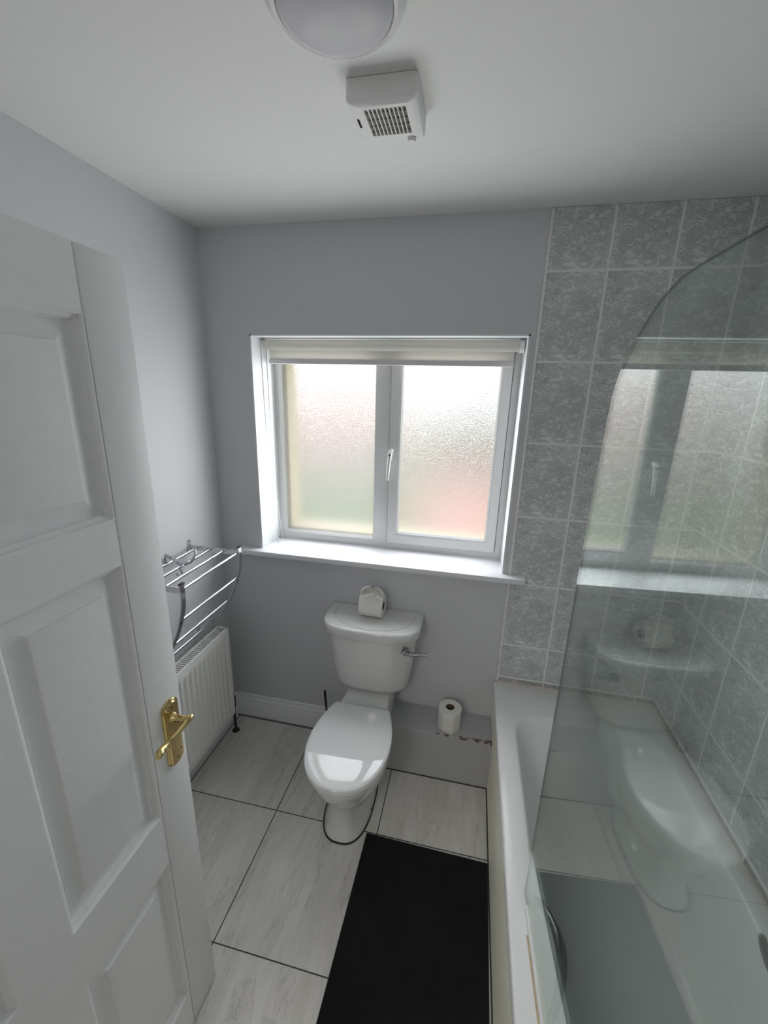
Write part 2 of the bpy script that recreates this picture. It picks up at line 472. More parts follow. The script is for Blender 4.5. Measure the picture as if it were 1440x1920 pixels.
# tile edge trim
b = MB().box(-0.0075, 0.0015, -0.008, 0.0, ZR+0.004, H-0.001, 0.002)
structure(b.build('trim_1', M_trimedge))
# pipe boxing
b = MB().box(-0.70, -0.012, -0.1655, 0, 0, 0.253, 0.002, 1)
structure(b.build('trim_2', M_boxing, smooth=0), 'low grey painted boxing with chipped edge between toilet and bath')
# cut tile strip along the bath and silicone bead
b = MB()
b.box(0.0, XR-0.0035, -0.012, -0.0035, ZR+0.002, 0.487, 0.0015, 1)
b.box(XR-0.012, XR-0.0035, YF+0.002, -0.012, ZR+0.002, 0.487, 0.0015, 1)
st = structure(b.build('trim_5', M_strip, smooth=0))
b = MB()
b.box(0.0, XR-0.010, -0.0145, -0.0035, 0.487, 0.4925, 0.002); b.box(XR-0.0145, XR-0.0035, YF+0.002, -0.004, 0.487, 0.4925, 0.002)
b.box(-0.002, 0.0, -0.0145, -0.0035, ZR, 0.49)
b.build('grout_bead', M_trimedge, st)
b = MB()
for xx in (0.074, 0.1945, 0.40, 0.57): b.box(xx-0.004, xx+0.004, -0.0135, -0.0115, ZR+0.002, 0.487)
for yy in (-0.25, -0.45, -0.65, -0.85, -1.05, -1.25): b.box(XR-0.0135, XR-0.0115, yy-0.004, yy+0.004, ZR+0.002, 0.487)
b.build('grout_joint', M_silicone, st)
b = MB()
b.tube([(0.0, -0.013, ZR+0.002), (XR-0.02, -0.013, ZR+0.002), (XR-0.013, -0.03, ZR+0.002), (XR-0.013, YF+0.01, ZR+0.002)], 0.006, 8)
b.build('silicone_bead', M_silicone, st)

# ================================================================== WINDOW
win = empty('window_1', ((WX0+WX1)/2, YW, WZ0), kind='structure')
# white painted reveal liner (left side slightly splayed)
b = MB(); rl = 0.006
b.loft([[(WX0-0.002, -0.003, z), (WX0+rl, -0.003, z), (WX0+0.024, YW+0.01, z), (WX0-0.002, YW+0.01, z)] for z in (WZ0, WZ1)])
b.loft([[(WX1+0.002, -0.003, z), (WX1-rl, -0.003, z), (WX1-rl, YW+0.01, z), (WX1+0.002, YW+0.01, z)] for z in (WZ0, WZ1)])
b.box(WX0, WX1, -0.003, YW+0.01, WZ1-rl, WZ1+0.001)
b.build('reveal', M_reveal, win, smooth=0)
FX0, FX1 = WX0+0.004, WX1-0.002
MU0, MU1 = -0.641, -0.573
y0, y1 = YW, YW+0.065
def bevbox(b, *a): b.box(*a, 0.003)
def mitred(b, xo0, xo1, zo0, zo1, xi0, xi1, zi0, zi1, ya, yb, e=0.003):
    O = [(xo0, zo0), (xo1, zo0), (xo1, zo1), (xo0, zo1)]; I = [(xi0, zi0), (xi1, zi0), (xi1, zi1), (xi0, zi1)]
    S = [(1, 1), (-1, 1), (-1, -1), (1, -1)]
    rings = []
    for (ox, oz), (ix, iz), (sx, sz) in zip(O, I, S):
        rings.append([(ox, yb, oz), (ox, ya+e, oz), (ox+sx*e, ya, oz+sz*e), (ix-sx*e, ya, iz-sz*e), (ix, ya+e, iz), (ix, yb, iz)])
    rings.append(rings[0])
    return b.loft(rings, False, False)
b = MB()
mitred(b, FX0, FX1, WZ0-0.004, WZ1-rl, -1.118, -0.066, 1.019, WZ1-rl-0.036, y0, y1)
b.box(MU0, MU1, y0-0.0008, y1-0.001, 1.012, WZ1-rl-0.030, 0.002)                 # mullion
b.build('window_frame', M_upvc, win)
# glazing beads of the fixed light (slanted)
def beads(x0, x1, z0, z1, yf, d, w):
    b = MB()
    prof = [(0, 0), (w*0.35, 0), (w, d), (w, d+0.004), (0, d+0.004)]
    C = [(x0, z0, 1, 1), (x1, z0, -1, 1), (x1, z1, -1, -1), (x0, z1, 1, -1)]
    rings = [[(cx+sx*p, yf+q, cz+sz*p) for p, q in prof] for cx, cz, sx, sz in C]
    rings.append(rings[0])
    b.loft(rings, False, False)
    return b
beads(-1.118, MU0, 1.019, WZ1-rl-0.036, YW+0.004, 0.022, 0.012).build('glazing_bead', M_upvc, win)
g = MB()
for x0_, x1_, z0_, z1_ in ((-1.110, MU0-0.008, 1.027, 1.89),):
    g.box(x0_-0.002, x0_+0.0015, YW+0.024, YW+0.029, z0_, z1_); g.box(x1_-0.0015, x1_+0.002, YW+0.024, YW+0.029, z0_, z1_)
    g.box(x0_, x1_, YW+0.024, YW+0.029, z0_-0.002, z0_+0.0015)
g.build('gasket', M_gasket, win, smooth=0)
MB().box(-1.112, MU0-0.006, YW+0.030, YW+0.036, 1.025, 1.89).build('window_pane', M_obs, win, smooth=0)
# opening sash
SX0, SX1, SZ0, SZ1 = MU1+0.001, -0.067, 1.021, WZ1-rl-0.022
b = MB(); sy0, sy1 = YW-0.014, YW+0.030; sw = 0.043
mitred(b, SX0, SX1, SZ0, SZ1, SX0+sw, SX1-sw+0.004, SZ0+sw+0.004, SZ1-sw, sy0, sy1)
sash = b.build('sash', M_upvc, win)
beads(SX0+sw, SX1-sw+0.004, SZ0+sw+0.004, SZ1-sw, sy0+0.003, 0.020, 0.009).build('glazing_bead', M_upvc, sash)
g = MB(); gx0, gx1, gz0 = SX0+sw+0.006, SX1-sw-0.002, SZ0+sw+0.010
g.box(gx0-0.001, gx0+0.002, YW+0.009, YW+0.014, gz0, 1.88); g.box(gx1-0.002, gx1+0.001, YW+0.009, YW+0.014, gz0, 1.88); g.box(gx0, gx1, YW+0.009, YW+0.014, gz0-0.001, gz0+0.002)
g.box(SX0-0.002, SX0+0.0005, YW-0.004, YW+0.002, SZ0, SZ1); g.box(SX1-0.0005, SX1+0.0015, YW-0.004, YW+0.002, SZ0, SZ1); g.box(SX0, SX1, YW-0.004, YW+0.002, SZ0-0.002, SZ0+0.0005)
g.build('gasket', M_gasket, sash, smooth=0)
MB().box(SX0+sw+0.004, SX1-sw, YW+0.015, YW+0.021, gz0-0.004, SZ1-sw+0.005).build('window_pane', M_obs, sash, smooth=0)
# handle
hx = SX0+0.012
b = MB().box(hx-0.011, hx+0.012, sy0-0.008, sy0, 1.425, 1.505, 0.004)
b.tube([(hx, sy0-0.004, 1.470), (hx, sy0-0.024, 1.470), (hx-0.002, sy0-0.032, 1.462), (hx-0.006, sy0-0.034, 1.42), (hx-0.010, sy0-0.032, 1.37), (hx-0.012, sy0-0.028, 1.335)],
       [0.009, 0.009, 0.010, 0.0085, 0.0075, 0.006], 12)
wh = b.build('window_handle', M_plastic, win)
MB().lathe((hx-0.003, sy0-0.0435, 1.452), [(0.0, 0), (0.004, 0), (0.004, 0.004), (0, 0.004)], 14, 'y').build('lock_hole', M_dark, wh)
# sill board
b = MB()
so = [(-1.262, -0.001), (-1.262, -0.040), (-1.258, -0.048), (-1.250, -0.052), (0.048, -0.052), (0.056, -0.048), (0.060, -0.040), (0.060, -0.001), (WX1+0.002, -0.001), (WX1+0.002, YW+0.005), (WX0-0.002, YW+0.005), (WX0-0.002, -0.001)]
def sill_ring(z, e=0.0):
    return [(min(max(x, -1.262+e), 0.060-e) if y < -0.0005 or abs(y+0.001) < 1e-6 and (x < -1.2 or x > 0.04) else x, max(y, -0.052+e), z) for x, y in so]
b.loft([sill_ring(0.966, 0.004), sill_ring(0.970), sill_ring(0.986), sill_ring(0.9895, 0.0025), sill_ring(0.9905, 0.006)])
structure(b.build('window_sill', M_sill, win))

# ---------------- roller blind
bl = empty('roller_blind', (-0.59, 0.10, 1.91), 'cream roller blind rolled almost fully up at the head of the window', 'blind')
BY = 0.085
MB().lathe((-1.130, BY, 1.908), [(0, 0), (0.021, 0), (0.021, 1.072), (0, 1.072)], 32, 'x').build('fabric_roll', M_blind, bl)
b = MB().box(-1.118, -0.072, BY+0.019, BY+0.0205, 1.850, 1.91)
b.build('fabric_drop', M_blind, bl, smooth=0)
b = MB().box(-1.120, -0.070, BY+0.012, BY+0.026, 1.832, 1.853, 0.003)
b.build('bottom_rail', plain('blind_rail', (0.62, 0.60, 0.62), 0.4), bl)
for x0_, x1_ in ((-1.142, -1.131), (-0.057, -0.040)):
    MB().lathe((x0_, BY, 1.908), [(0, 0), (0.025, 0), (0.025, x1_-x0_), (0, x1_-x0_)], 28, 'x').build('bracket', M_plastic, bl)
def strand(xa, xb, ya, yb):
    pts = []
    for i in range(25):
        t_ = i/24
        pts.append((xa+(xb-xa)*t_**3, ya+(yb-ya)*t_, 1.90-0.895*t_))
    return pts
b = MB()
b.tube(strand(-1.137, -1.112, BY-0.020, 0.088), 0.0016, 6)
b.tube(strand(-1.133, -1.098, BY+0.022, 0.115), 0.0016, 6)
b.tube([(-1.112, 0.088, 1.005), (-1.109, 0.094, 0.996), (-1.104, 0.104, 0.994), (-1.098, 0.115, 1.005)], 0.0016, 6)
pc = b.build('pull_cord', M_plastic, bl)
MB().lathe((-1.110, 0.088, 0.992), [(0, 0), (0.004, 0), (0.0045, 0.012), (0.002, 0.018), (0, 0.018)], 12).build('cord_weight', M_plastic, pc)

# ================================================================== DOOR
DXF, DXB = -0.835, -0.870
DY1 = -1.001; DY0 = DY1-0.746
DZ0, DZ1 = 0.008, 1.934
door = empty('door_1', (DXF, DY0, 0), kind='structure')
b = MB()
ys = [DY0, DY0+0.100, DY0+0.328, DY0+0.418, DY1-0.100, DY1]
pan = [(ys[1], ys[2]), (ys[3], ys[4])]
rows = [(0.136, 0.622), (0.764, 1.396), (1.484, 1.832)]
for xf in (DXF,):
    # frame members (full thickness)
    b.box(DXB, DXF, DY1-0.0985, DY1, DZ0, DZ1, 0.003); b.box(DXB, DXF, DY0, ys[1], DZ0, DZ1, 0.003)
    zz = [DZ0, 0.136, 0.622, 0.764, 1.396, 1.484, 1.832, DZ1]
    for k in (0, 2, 4, 6):
        b.box(DXB, DXF-0.0006, ys[1]+0.0, ys[4]-0.0015, zz[k], zz[k+1])
    for z0_, z1_ in rows:
        b.box(DXB, DXF-0.0006, ys[2], ys[3], z0_, z1_)
leaf = b.build('door_leaf', M_gloss, door, smooth=25)
def panel(name, ya, yb, za, zb):
    b = MB()
    prof = [(0.0, 0.0006), (0.0025, 0.0012), (0.0045, 0.0070), (0.0110, 0.0095), (0.0125, 0.0150), (0.0165, 0.0180), (0.0195, 0.0182), (0.047, 0.0110), (0.0475, 0.0075), (0.050, 0.0070)]
    for xf, sg in ((DXF, -1), (DXB, 1)):
        rings = [[(xf+sg*d, ya+i, za+i), (xf+sg*d, yb-i, za+i), (xf+sg*d, yb-i, zb-i), (xf+sg*d, ya+i, zb-i)] for i, d in prof]
        b.loft(rings, False, True)
    return b.build(name, M_gloss, door, smooth=20)
for za, zb in rows:
    for ya, yb in pan: panel('door_panel', ya, yb, za, zb)
# brass lever handle
dh = MB()
hy = -1.040
def plate_outline(w, h, zc, x, ins=0.0):
    # shaped top and bottom: shouldered arch
    pts = []
    hw = w/2-ins; hh = h/2-ins
    for k in range(25):
        a_ = pi*k/24
        pts.append((x, hy+hw*cos(a_), zc+hh-hw*0.75+hw*0.75*sin(a_)))
    for k in range(25):
        a_ = pi+pi*k/24
        pts.append((x, hy+hw*cos(a_), zc-hh+hw*0.75+hw*0.75*sin(a_)))
    return pts
zc = 0.948
dh.loft([plate_outline(0.050, 0.178, zc, DXF-0.002), plate_outline(0.050, 0.178, zc, DXF+0.004), plate_outline(0.050, 0.178, zc, DXF+0.006, 0.0025),
         plate_outline(0.050, 0.178, zc, DXF+0.006, 0.005), plate_outline(0.050, 0.178, zc, DXF+0.009, 0.0075)])
dhp = dh.build('backplate', M_brass, door, smooth=25)
LZ = 0.992
b = MB()
b.lathe((DXF+0.008, hy, LZ), [(0.0, 0), (0.012, 0), (0.0095, 0.006), (0.0075, 0.014), (0.0085, 0.022), (0.0095, 0.036), (0.0, 0.042)], 20, 'x')
pts = [(DXF+0.047, hy+0.014, LZ+0.001), (DXF+0.047, hy+0.004, LZ), (DXF+0.047, hy-0.02, LZ-0.002), (DXF+0.046, hy-0.05, LZ-0.004), (DXF+0.045, hy-0.074, LZ-0.004), (DXF+0.048, hy-0.088, LZ-0.001), (DXF+0.054, hy-0.098, LZ+0.003), (DXF+0.057, hy-0.106, LZ+0.001)]
b.tube(pts, [0.005, 0.0090, 0.0078, 0.0070, 0.0076, 0.0092, 0.0088, 0.006], 14, 0.8)
b.build('door_handle', M_brass, door, smooth=50)
for zz_ in (zc+0.070, zc-0.070, zc-0.055):
    yy_ = hy if zz_ != zc-0.055 else hy+0.013
    MB().lathe((DXF+0.0085, yy_, zz_), [(0, 0.0012), (0.0022, 0.001), (0.003, 0), (0.003, -0.002)], 12, 'x').build('screw', M_bronze, dhp)

# ================================================================== CEILING LAMP AND FAN
LC = (-0.474, -0.905, H)
lamp = empty('ceiling_lamp', LC, 'round white flush ceiling light with domed opal cover, switched off', 'ceiling light')
b = MB().lathe((LC[0], LC[1], H), [(0.0, 0.0), (0.113, 0.0), (0.115, -0.010), (0.113, -0.024), (0.106, -0.036), (0.099, -0.040), (0.094, -0.038), (0.092, -0.030), (0.0, -0.030)], 64)
b.build('rim', M_plastic, lamp, smooth=40)
b = MB().lathe((LC[0], LC[1], H-0.032), [(0.093, 0.0)]+[(0.093*cos(t_), -0.036*sin(t_)) for t_ in (pi/2*k/12 for k in range(1, 12))]+[(0.001, -0.036)], 64, cap1=True)
b.build('opal_cover', M_opal, lamp, smooth=60)

fan = empty('extractor_fan', (-0.445, -0.62, H), 'square white ceiling extractor fan with dusty slotted grille', 'extractor fan')
fx0, fx1, fy0, fy1 = -0.521, -0.372, -0.697, -0.548
zf = H-0.041; zg = H-0.046
b = MB()
gx0, gx1, gy0, gy1 = -0.488, -0.398, -0.676, -0.583
b.loft([rrect(fx0, fx1, fy0, fy1, 0.006, H-0.001), rrect(fx0, fx1, fy0, fy1, 0.006, zf+0.004), rrect(fx0+0.003, fx1-0.003, fy0+0.004, fy1-0.003, 0.006, zf),
        rrect(gx0-0.012, gx1+0.010, gy0-0.010, gy1+0.010, 0.006, zg), rrect(gx0, gx1, gy0, gy1, 0.0015, zg), rrect(gx0, gx1, gy0, gy1, 0.0015, zg+0.009)], True, False)
b.build('housing', M_plastic, fan, smooth=30)
MB().box(gx0-0.001, gx1+0.001, gy0-0.001, gy1+0.001, zg+0.0075, zg+0.009).build('grille_backing', M_grille, fan, smooth=0)
b = MB(); nb = 10
for k in range(1, nb):
    xx = gx0+(gx1-gx0)*k/nb
    b.box(xx-0.0011, xx+0.0011, gy0, gy1, zg, zg+0.006)
b.build('grille_bars', M_plastic, fan, smooth=0)
b = MB()
for k in range(1, 4):
    yy = gy0+(gy1-gy0)*k/4
    b.box(gx0, gx1, yy-0.001, yy+0.001, zg+0.005, zg+0.009)
b.build('grille_crossbars', M_grille, fan, smooth=0)
MB().box(fx0+0.011, fx0+0.0155, -0.645, -0.617, zg+0.0003, zg+0.005).build('indicator_slot', M_dark, fan, smooth=0)
MB().lathe((gx1-0.004, gy1+0.023, zg+0.002), [(0, -0.008), (0.008, -0.008), (0.010, -0.005), (0.010, 0.002), (0, 0.002)], 24).build('adjuster_knob', M_plastic, fan)

# ================================================================== RADIATOR
RX0, RX1 = XL+0.035, XL+0.092
RY0, RY1, RZ0, RZ1 = -0.760, -0.153, 0.142, 0.630
rad = empty('radiator', (RX0, (RY0+RY1)/2, RZ0), 'white ribbed panel radiator on the left wall under the towel rack', 'radiator')
# fluted front panel
def fluted(x_face, sgn):
    b = MB(); n = 18; L = RY1-RY0-0.02; prof = []
    y = RY0+0.01; pitch = L/n
    cols = [(RY0, 0.0)]
    for k in range(n):
        c0 = y+k*pitch
        cols += [(c0+pitch*0.12, 0.0), (c0+pitch*0.30, 0.009), (c0+pitch*0.56, 0.009), (c0+pitch*0.72, 0.0)]
    cols.append((RY1, 0.0))
    zs = [(RZ0, -0.004, 0), (RZ0+0.006, 0, 0), (RZ0+0.035, 0, 0), (RZ0+0.060, 0, 1), (RZ1-0.065, 0, 1), (RZ1-0.040, 0, 0), (RZ1-0.010, 0, 0), (RZ1-0.004, -0.002, 0)]
    front = [[(x_face+sgn*(off-d*m), yy, z) for yy, d in cols] for z, off, m in zs]
    b.loft(front, False, False, closed=False)
    back = [[(x_face-sgn*0.010, yy, z) for yy, d in cols] for z in (RZ0, RZ1-0.004)]
    b.loft(back, False, False, closed=False)
    x2 = x_face-sgn*0.010; x1 = x_face
    for yy in (RY0, RY1):
        b.face([(x1, yy, RZ0), (x2, yy, RZ0), (x2, yy, RZ1-0.004), (x1, yy, RZ1-0.004)])
    b.face([(x1, RY0, RZ0), (x1, RY1, RZ0), (x2, RY1, RZ0), (x2, RY0, RZ0)])
    b.face([(x1, RY0, RZ1-0.004), (x1, RY1, RZ1-0.004), (x2, RY1, RZ1-0.004), (x2, RY0, RZ1-0.004)])
    return b
fluted(RX1, 1).build('front_panel', M_rad, rad, smooth=40)
fluted(RX0, -1).build('rear_panel', M_rad, rad, smooth=40)
b = MB()
b.box(RX0-0.002, RX0+0.006, RY0, RY1, RZ1-0.006, RZ1, 0.001, 1); b.box(RX1-0.008, RX1+0.001, RY0, RY1, RZ1-0.006, RZ1, 0.001, 1)
b.box(RX0, RX1, RY0, RY0+0.012, RZ1-0.006, RZ1); b.box(RX0, RX1, RY1-0.012, RY1, RZ1-0.006, RZ1)
yy = RY0+0.020
while yy < RY1-0.02:
    b.box(RX0+0.004, RX1-0.006, yy-0.0020, yy+0.0020, RZ1-0.005, RZ1-0.001); yy += 0.0125
b.build('top_grille', M_rad, rad, smooth=0)
for yy in (RY0, RY1-0.002): MB().box(RX0+0.001, RX1-0.001, yy, yy+0.002, RZ0+0.01, RZ1-0.004).build('side_panel', M_rad, rad, smooth=0)
b = MB()
yy = RY0+0.03
while yy < RY1-0.02:
    b.box(RX0+0.006, RX1-0.012, yy-0.0008, yy+0.0008, RZ0+0.04, RZ1-0.12); yy += 0.021
b.build('convector_fins', M_rad, rad, smooth=0)
vx = XL+0.066
b = MB()
b.tube([(vx, RY1-0.004, 0.166), (vx, RY1+0.030, 0.166)], 0.008, 12)
b.lathe((vx, RY1+0.030, 0.150), [(0, 0), (0.011, 0), (0.012, 0.010), (0.010, 0.032), (0.012, 0.036), (0.012, 0.058), (0.009, 0.064), (0, 0.064)], 18)
vv_ = b.build('valve', M_bronze, rad)
b = MB().tube([(vx, RY1+0.030, 0.152), (vx, RY1+0.030, 0.001)], 0.0075, 12)
b.lathe((vx, RY1+0.030, 0.0), [(0, 0.010), (0.014, 0.008), (0.020, 0.0), (0, 0)], 20)
b.build('feed_pipe', M_bronze, rad)
for yy in (RY0+0.09, RY1-0.09): MB().box(XL+0.001, RX0+0.002, yy-0.02, yy+0.02, RZ0+0.04, RZ1-0.06, 0.002, 1).build('wall_bracket', M_rad, rad)

# ================================================================== TOWEL RACK
YA, YB = -0.244, -0.606
rack = empty('towel_rack', (XL, (YA+YB)/2, 1.08), 'chrome wall towel rack with curved ends above the radiator', 'towel rack')
def arc_pts():
    return [(-1.122, 1.084), (-1.120, 1.045), (-1.124, 1.000), (-1.138, 0.945), (-1.158, 0.890), (-1.185, 0.835), (-1.215, 0.785), (-1.253, 0.735), (-1.300, 0.688), (-1.353, 0.650)]
def smoothpts(P, m=5):
    out = []
    for i in range(len(P)-1):
        p0 = P[max(i-1, 0)]; p1 = P[i]; p2 = P[i+1]; p3 = P[min(i+2, len(P)-1)]
        for k in range(m):
            t_ = k/m
            out.append(tuple(0.5*((2*p1[c])+(-p0[c]+p2[c])*t_+(2*p0[c]-5*p1[c]+4*p2[c]-p3[c])*t_**2+(-p0[c]+3*p1[c]-3*p2[c]+p3[c])*t_**3) for c in range(len(p1))))
    out.append(tuple(P[-1])); return out
def strap(P, y, w, th):
    # flat strip of width w (along y) and thickness th following P in the x-z plane
    b = MB(); rings = []
    for i, p in enumerate(P):
        q0 = Vector(P[max(i-1, 0)]); q1 = Vector(P[min(i+1, len(P)-1)]); t_ = (q1-q0).normalized(); n_ = Vector((-t_.y, t_.x))
        a_ = Vector(p)+n_*th/2; c_ = Vector(p)-n_*th/2
        rings.append([(a_.x, y-w/2, a_.y), (a_.x, y+w/2, a_.y), (c_.x, y+w/2, c_.y), (c_.x, y-w/2, c_.y)])
    return b.loft(rings)
AP = smoothpts(arc_pts())
for y, out in ((YA, 1), (YB, -1)):
    b = strap(AP, y, 0.021, 0.004)
    e = b.build('end_frame', M_satin, rack, smooth=35)
    b = MB()
    b.box(XL+0.002, -1.122, y-0.0025, y+0.0025, 1.050, 1.072)
    b.build('top_arm', M_chrome, e)
    MB().box(XL, XL+0.004, y-0.009, y+0.009, 1.035, 1.094, 0.0015, 1).build('wall_plate', M_chrome, e)
    MB().box(XL, XL+0.004, y-0.009, y+0.009, 0.635, 0.675, 0.0015, 1).build('wall_plate', M_chrome, e)
    MB().box(-1.1275, -1.1155, y-0.011, y+0.011, 1.0835, 1.0885, 0.001, 1).build('end_cap', M_bronze, e)
    for zz_ in (1.058, 0.935):
        xx = -1.121 if zz_ > 1 else -1.141
        MB().lathe((xx, y, zz_), [(0, 0.0045), (0.003, 0.004), (0.0045, 0.002), (0.0045, -0.001)], 12, 'x').build('screw', M_bronze, e)
for xx, zz_ in ((-1.325, 1.060), (-1.261, 1.060), (-1.198, 1.060), (-1.130, 1.060), (-1.147, 0.940), (-1.200, 0.825), (-1.278, 0.718)):
    MB().tube([(xx, YB+0.004, zz_), (xx, YA-0.004, zz_)], 0.0064, 16).build('rail', M_chrome, rack, smooth=50)
# double hook resting on the rack bars
hk = empty('rail_hook', (-1.30, -0.42, 1.066), 'small chrome double hook clipped over the towel rack bars', 'hook')
b = MB()
b.tube(smoothpts([(-1.352, -0.400, 1.040), (-1.350, -0.402, 1.072), (-1.336, -0.410, 1.092), (-1.315, -0.414, 1.084)]), 0.0042, 10)
b.tube([(-1.345, -0.404, 1.086), (-1.30, -0.412, 1.076), (-1.238, -0.422, 1.070)], [0.008, 0.009, 0.010], 12, 0.5)
b.tube(smoothpts([(-1.240, -0.420, 1.070), (-1.225, -0.412, 1.078), (-1.222, -0.390, 1.098), (-1.232, -0.376, 1.112)]), 0.0055, 10)
b.tube(smoothpts([(-1.295, -0.412, 1.074), (-1.268, -0.428, 1.058), (-1.258, -0.430, 1.030), (-1.272, -0.426, 1.012), (-1.290, -0.420, 1.020)]), 0.0038, 10)
b.build('hook_body', M_satin, hk, smooth=50)

# ================================================================== TOILET
TX = -0.5765
toilet = empty('toilet', (TX, -0.35, 0), 'white close coupled toilet with closed lid standing below the window', 'toilet')
def egg(cx, yb, yf, hw, z, n=48, back=0.62, e=2.25, bx=None):
    """outline: flat-ish back at yb, rounded front at yf, half width hw, back half-width hw*back"""
    pts = []
    L = yb-yf
    ym = yf+L*0.56
    m = n//2
    for k in range(m+1):
        a_ = -pi/2+pi*k/m          # from left back around the front to right back
        # front part half ellipse for y<ym, tapered toward back above ym
        t_ = k/m
        ang = pi*t_
        pts.append(ang)
    res = []
    # right side front-to-back then left side
    fr = [(cx+hw*(abs(sin(a_))**(2/e))*(1 if sin(a_) >= 0 else -1), ym-(ym-yf)*(abs(cos(a_))**(2/e))) for a_ in (-pi/2+pi*k/(n-1) for k in range(n))]
    q = 10
    right = [(cx+hw+(hw*back-hw)*(s_**1.7), ym+(yb-ym)*s_) for s_ in ((k+1)/q for k in range(q))]
    left = [(2*cx-x, y) for x, y in reversed(right)]
    return [(x, y, z) for x, y in fr+right+left]
def oval(cx, yb, yf, hw, z, e=2.4, n=68):
    cy = (yb+yf)/2; hy_ = (yb-yf)/2
    return [(cx+hw*abs(cos(a_))**(2/e)*(1 if cos(a_) >= 0 else -1), cy+hy_*abs(sin(a_))**(2/e)*(1 if sin(a_) >= 0 else -1), z) for a_ in (-pi/2-0.0+2*pi*(k+0.5)/n for k in range(n))]
BXc = -0.594
# pedestal and bowl (one ceramic pan)
b = MB()
b.loft([oval(BXc, -0.145, -0.546, 0.098, 0.0, 2.6), oval(BXc, -0.145, -0.545, 0.098, 0.006, 2.6),
        oval(BXc, -0.150, -0.538, 0.090, 0.025, 2.5), oval(BXc, -0.155, -0.527, 0.083, 0.070, 2.4),
        oval(-0.590, -0.160, -0.525, 0.083, 0.120, 2.3), oval(-0.585, -0.165, -0.540, 0.094, 0.170, 2.2),
        oval(TX, -0.17, -0.572, 0.115, 0.220, 2.15), oval(TX, -0.18, -0.612, 0.136, 0.270, 2.1),
        oval(TX, -0.19, -0.640, 0.149, 0.320, 2.1), oval(TX, -0.20, -0.654, 0.154, 0.355, 2.1),
        oval(TX, -0.20, -0.658, 0.155, 0.375, 2.1), oval(TX, -0.205, -0.653, 0.150, 0.386, 2.1)])
# rear deck carrying the cistern
rings = []
for y_, hw_, z0_, z1_ in ((-0.335, 0.125, 0.20, 0.384), (-0.27, 0.122, 0.18, 0.388), (-0.225, 0.112, 0.16, 0.391), (-0.18, 0.103, 0.16, 0.398), (-0.135, 0.100, 0.17, 0.409), (-0.03, 0.100, 0.20, 0.413)):
    q = []
    for u_, v_ in ((-1, 0.0), (-1, 0.93), (-0.94, 1.0), (0.94, 1.0), (1, 0.93), (1, 0.0)):
        q.append((TX+u_*hw_, y_, z0_+(z1_-z0_)*v_))
    rings.append(q)
b.loft(rings)
pan = b.build('pan', M_ceramic, toilet, smooth=50)
b = MB().lathe((-0.506, -0.40, 0.0), [(0.0, 0.012), (0.005, 0.011), (0.007, 0.006), (0.007, 0.0)], 14)
MB().lathe((-0.500, -0.385, 0.0), [(0.0, 0.012), (0.005, 0.011), (0.007, 0.006), (0.007, 0.0)], 14).build('fixing_cap', M_black, toilet)
b.bm.free()
# dark sealant line round the foot
b = MB()
o1 = oval(BXc, -0.15, -0.5505, 0.1025, 0.0, 2.6); o2 = oval(BXc, -0.155, -0.544, 0.097, 0.0, 2.6)
b.loft([o1, [(x, y, 0.004) for x, y, z in o1], [(x, y, 0.005) for x, y, z in o2], o2], False, False)
b.build('foot_sealant', M_seam, toilet)
# seat ring and lid
b = MB()
b.loft([egg(TX, -0.262, -0.664, 0.156, 0.386), egg(TX, -0.260, -0.668, 0.160, 0.390), egg(TX, -0.260, -0.668, 0.160, 0.398), egg(TX, -0.264, -0.664, 0.156, 0.402)])
b.build('seat', M_seat, toilet, smooth=50)
b = MB()
b.loft([egg(TX, -0.266, -0.668, 0.157, 0.4035, back=0.75), egg(TX, -0.262, -0.674, 0.161, 0.407, back=0.75), egg(TX, -0.262, -0.674, 0.161, 0.416, back=0.75), egg(TX, -0.265, -0.671, 0.158, 0.4195, back=0.75),
        egg(TX, -0.272, -0.662, 0.149, 0.4215, back=0.75), egg(TX, -0.30, -0.62, 0.11, 0.4235, back=0.75), egg(TX, -0.38, -0.53, 0.045, 0.4245, back=0.75)])
b.build('seat_lid', M_seat, toilet, smooth=50)
for xx in (TX-0.07, TX+0.07):
    MB().tube([(xx-0.02, -0.262, 0.398), (xx+0.02, -0.262, 0.398)], 0.010, 12).build('hinge', M_seat, toilet)
# cistern
def dshape(cx, hw, yb, yf, z, e=3.0, n=48, yc=None):
    yc = yc if yc is not None else yb-(yb-yf)*0.38
    fr = [(cx+hw*abs(sin(a_))**(2/e)*(1 if sin(a_) >= 0 else -1), yc-(yc-yf)*abs(cos(a_))**(2/e)) for a_ in (-pi/2+pi*k/(n-1) for k in range(n))]
    return [(x, y, z) for x, y in fr]+[(cx+hw, yb, z), (cx-hw, yb, z)]
CX = -0.572
b = MB()
b.loft([dshape(CX, 0.120, -0.020, -0.120, 0.414), dshape(CX, 0.150, -0.014, -0.158, 0.416), dshape(CX, 0.163, -0.012, -0.176, 0.428), dshape(CX, 0.170, -0.010, -0.186, 0.450), dshape(CX, 0.180, -0.008, -0.194, 0.52),
        dshape(CX, 0.192, -0.006, -0.202, 0.62), dshape(CX, 0.199, -0.005, -0.207, 0.70), dshape(CX, 0.201, -0.005, -0.208, 0.722)])
b.build('cistern', M_ceramic, toilet, smooth=60)
b = MB()
LXc = -0.575
b.loft([dshape(LXc, 0.206, -0.004, -0.214, 0.708), dshape(LXc, 0.214, -0.003, -0.224, 0.708), dshape(LXc, 0.2175, -0.003, -0.228, 0.712), dshape(LXc, 0.2190, -0.003, -0.230, 0.740), dshape(LXc, 0.2165, -0.003, -0.228, 0.750), dshape(LXc, 0.211, -0.004, -0.222, 0.7545),
        dshape(LXc, 0.203, -0.006, -0.212, 0.755)])
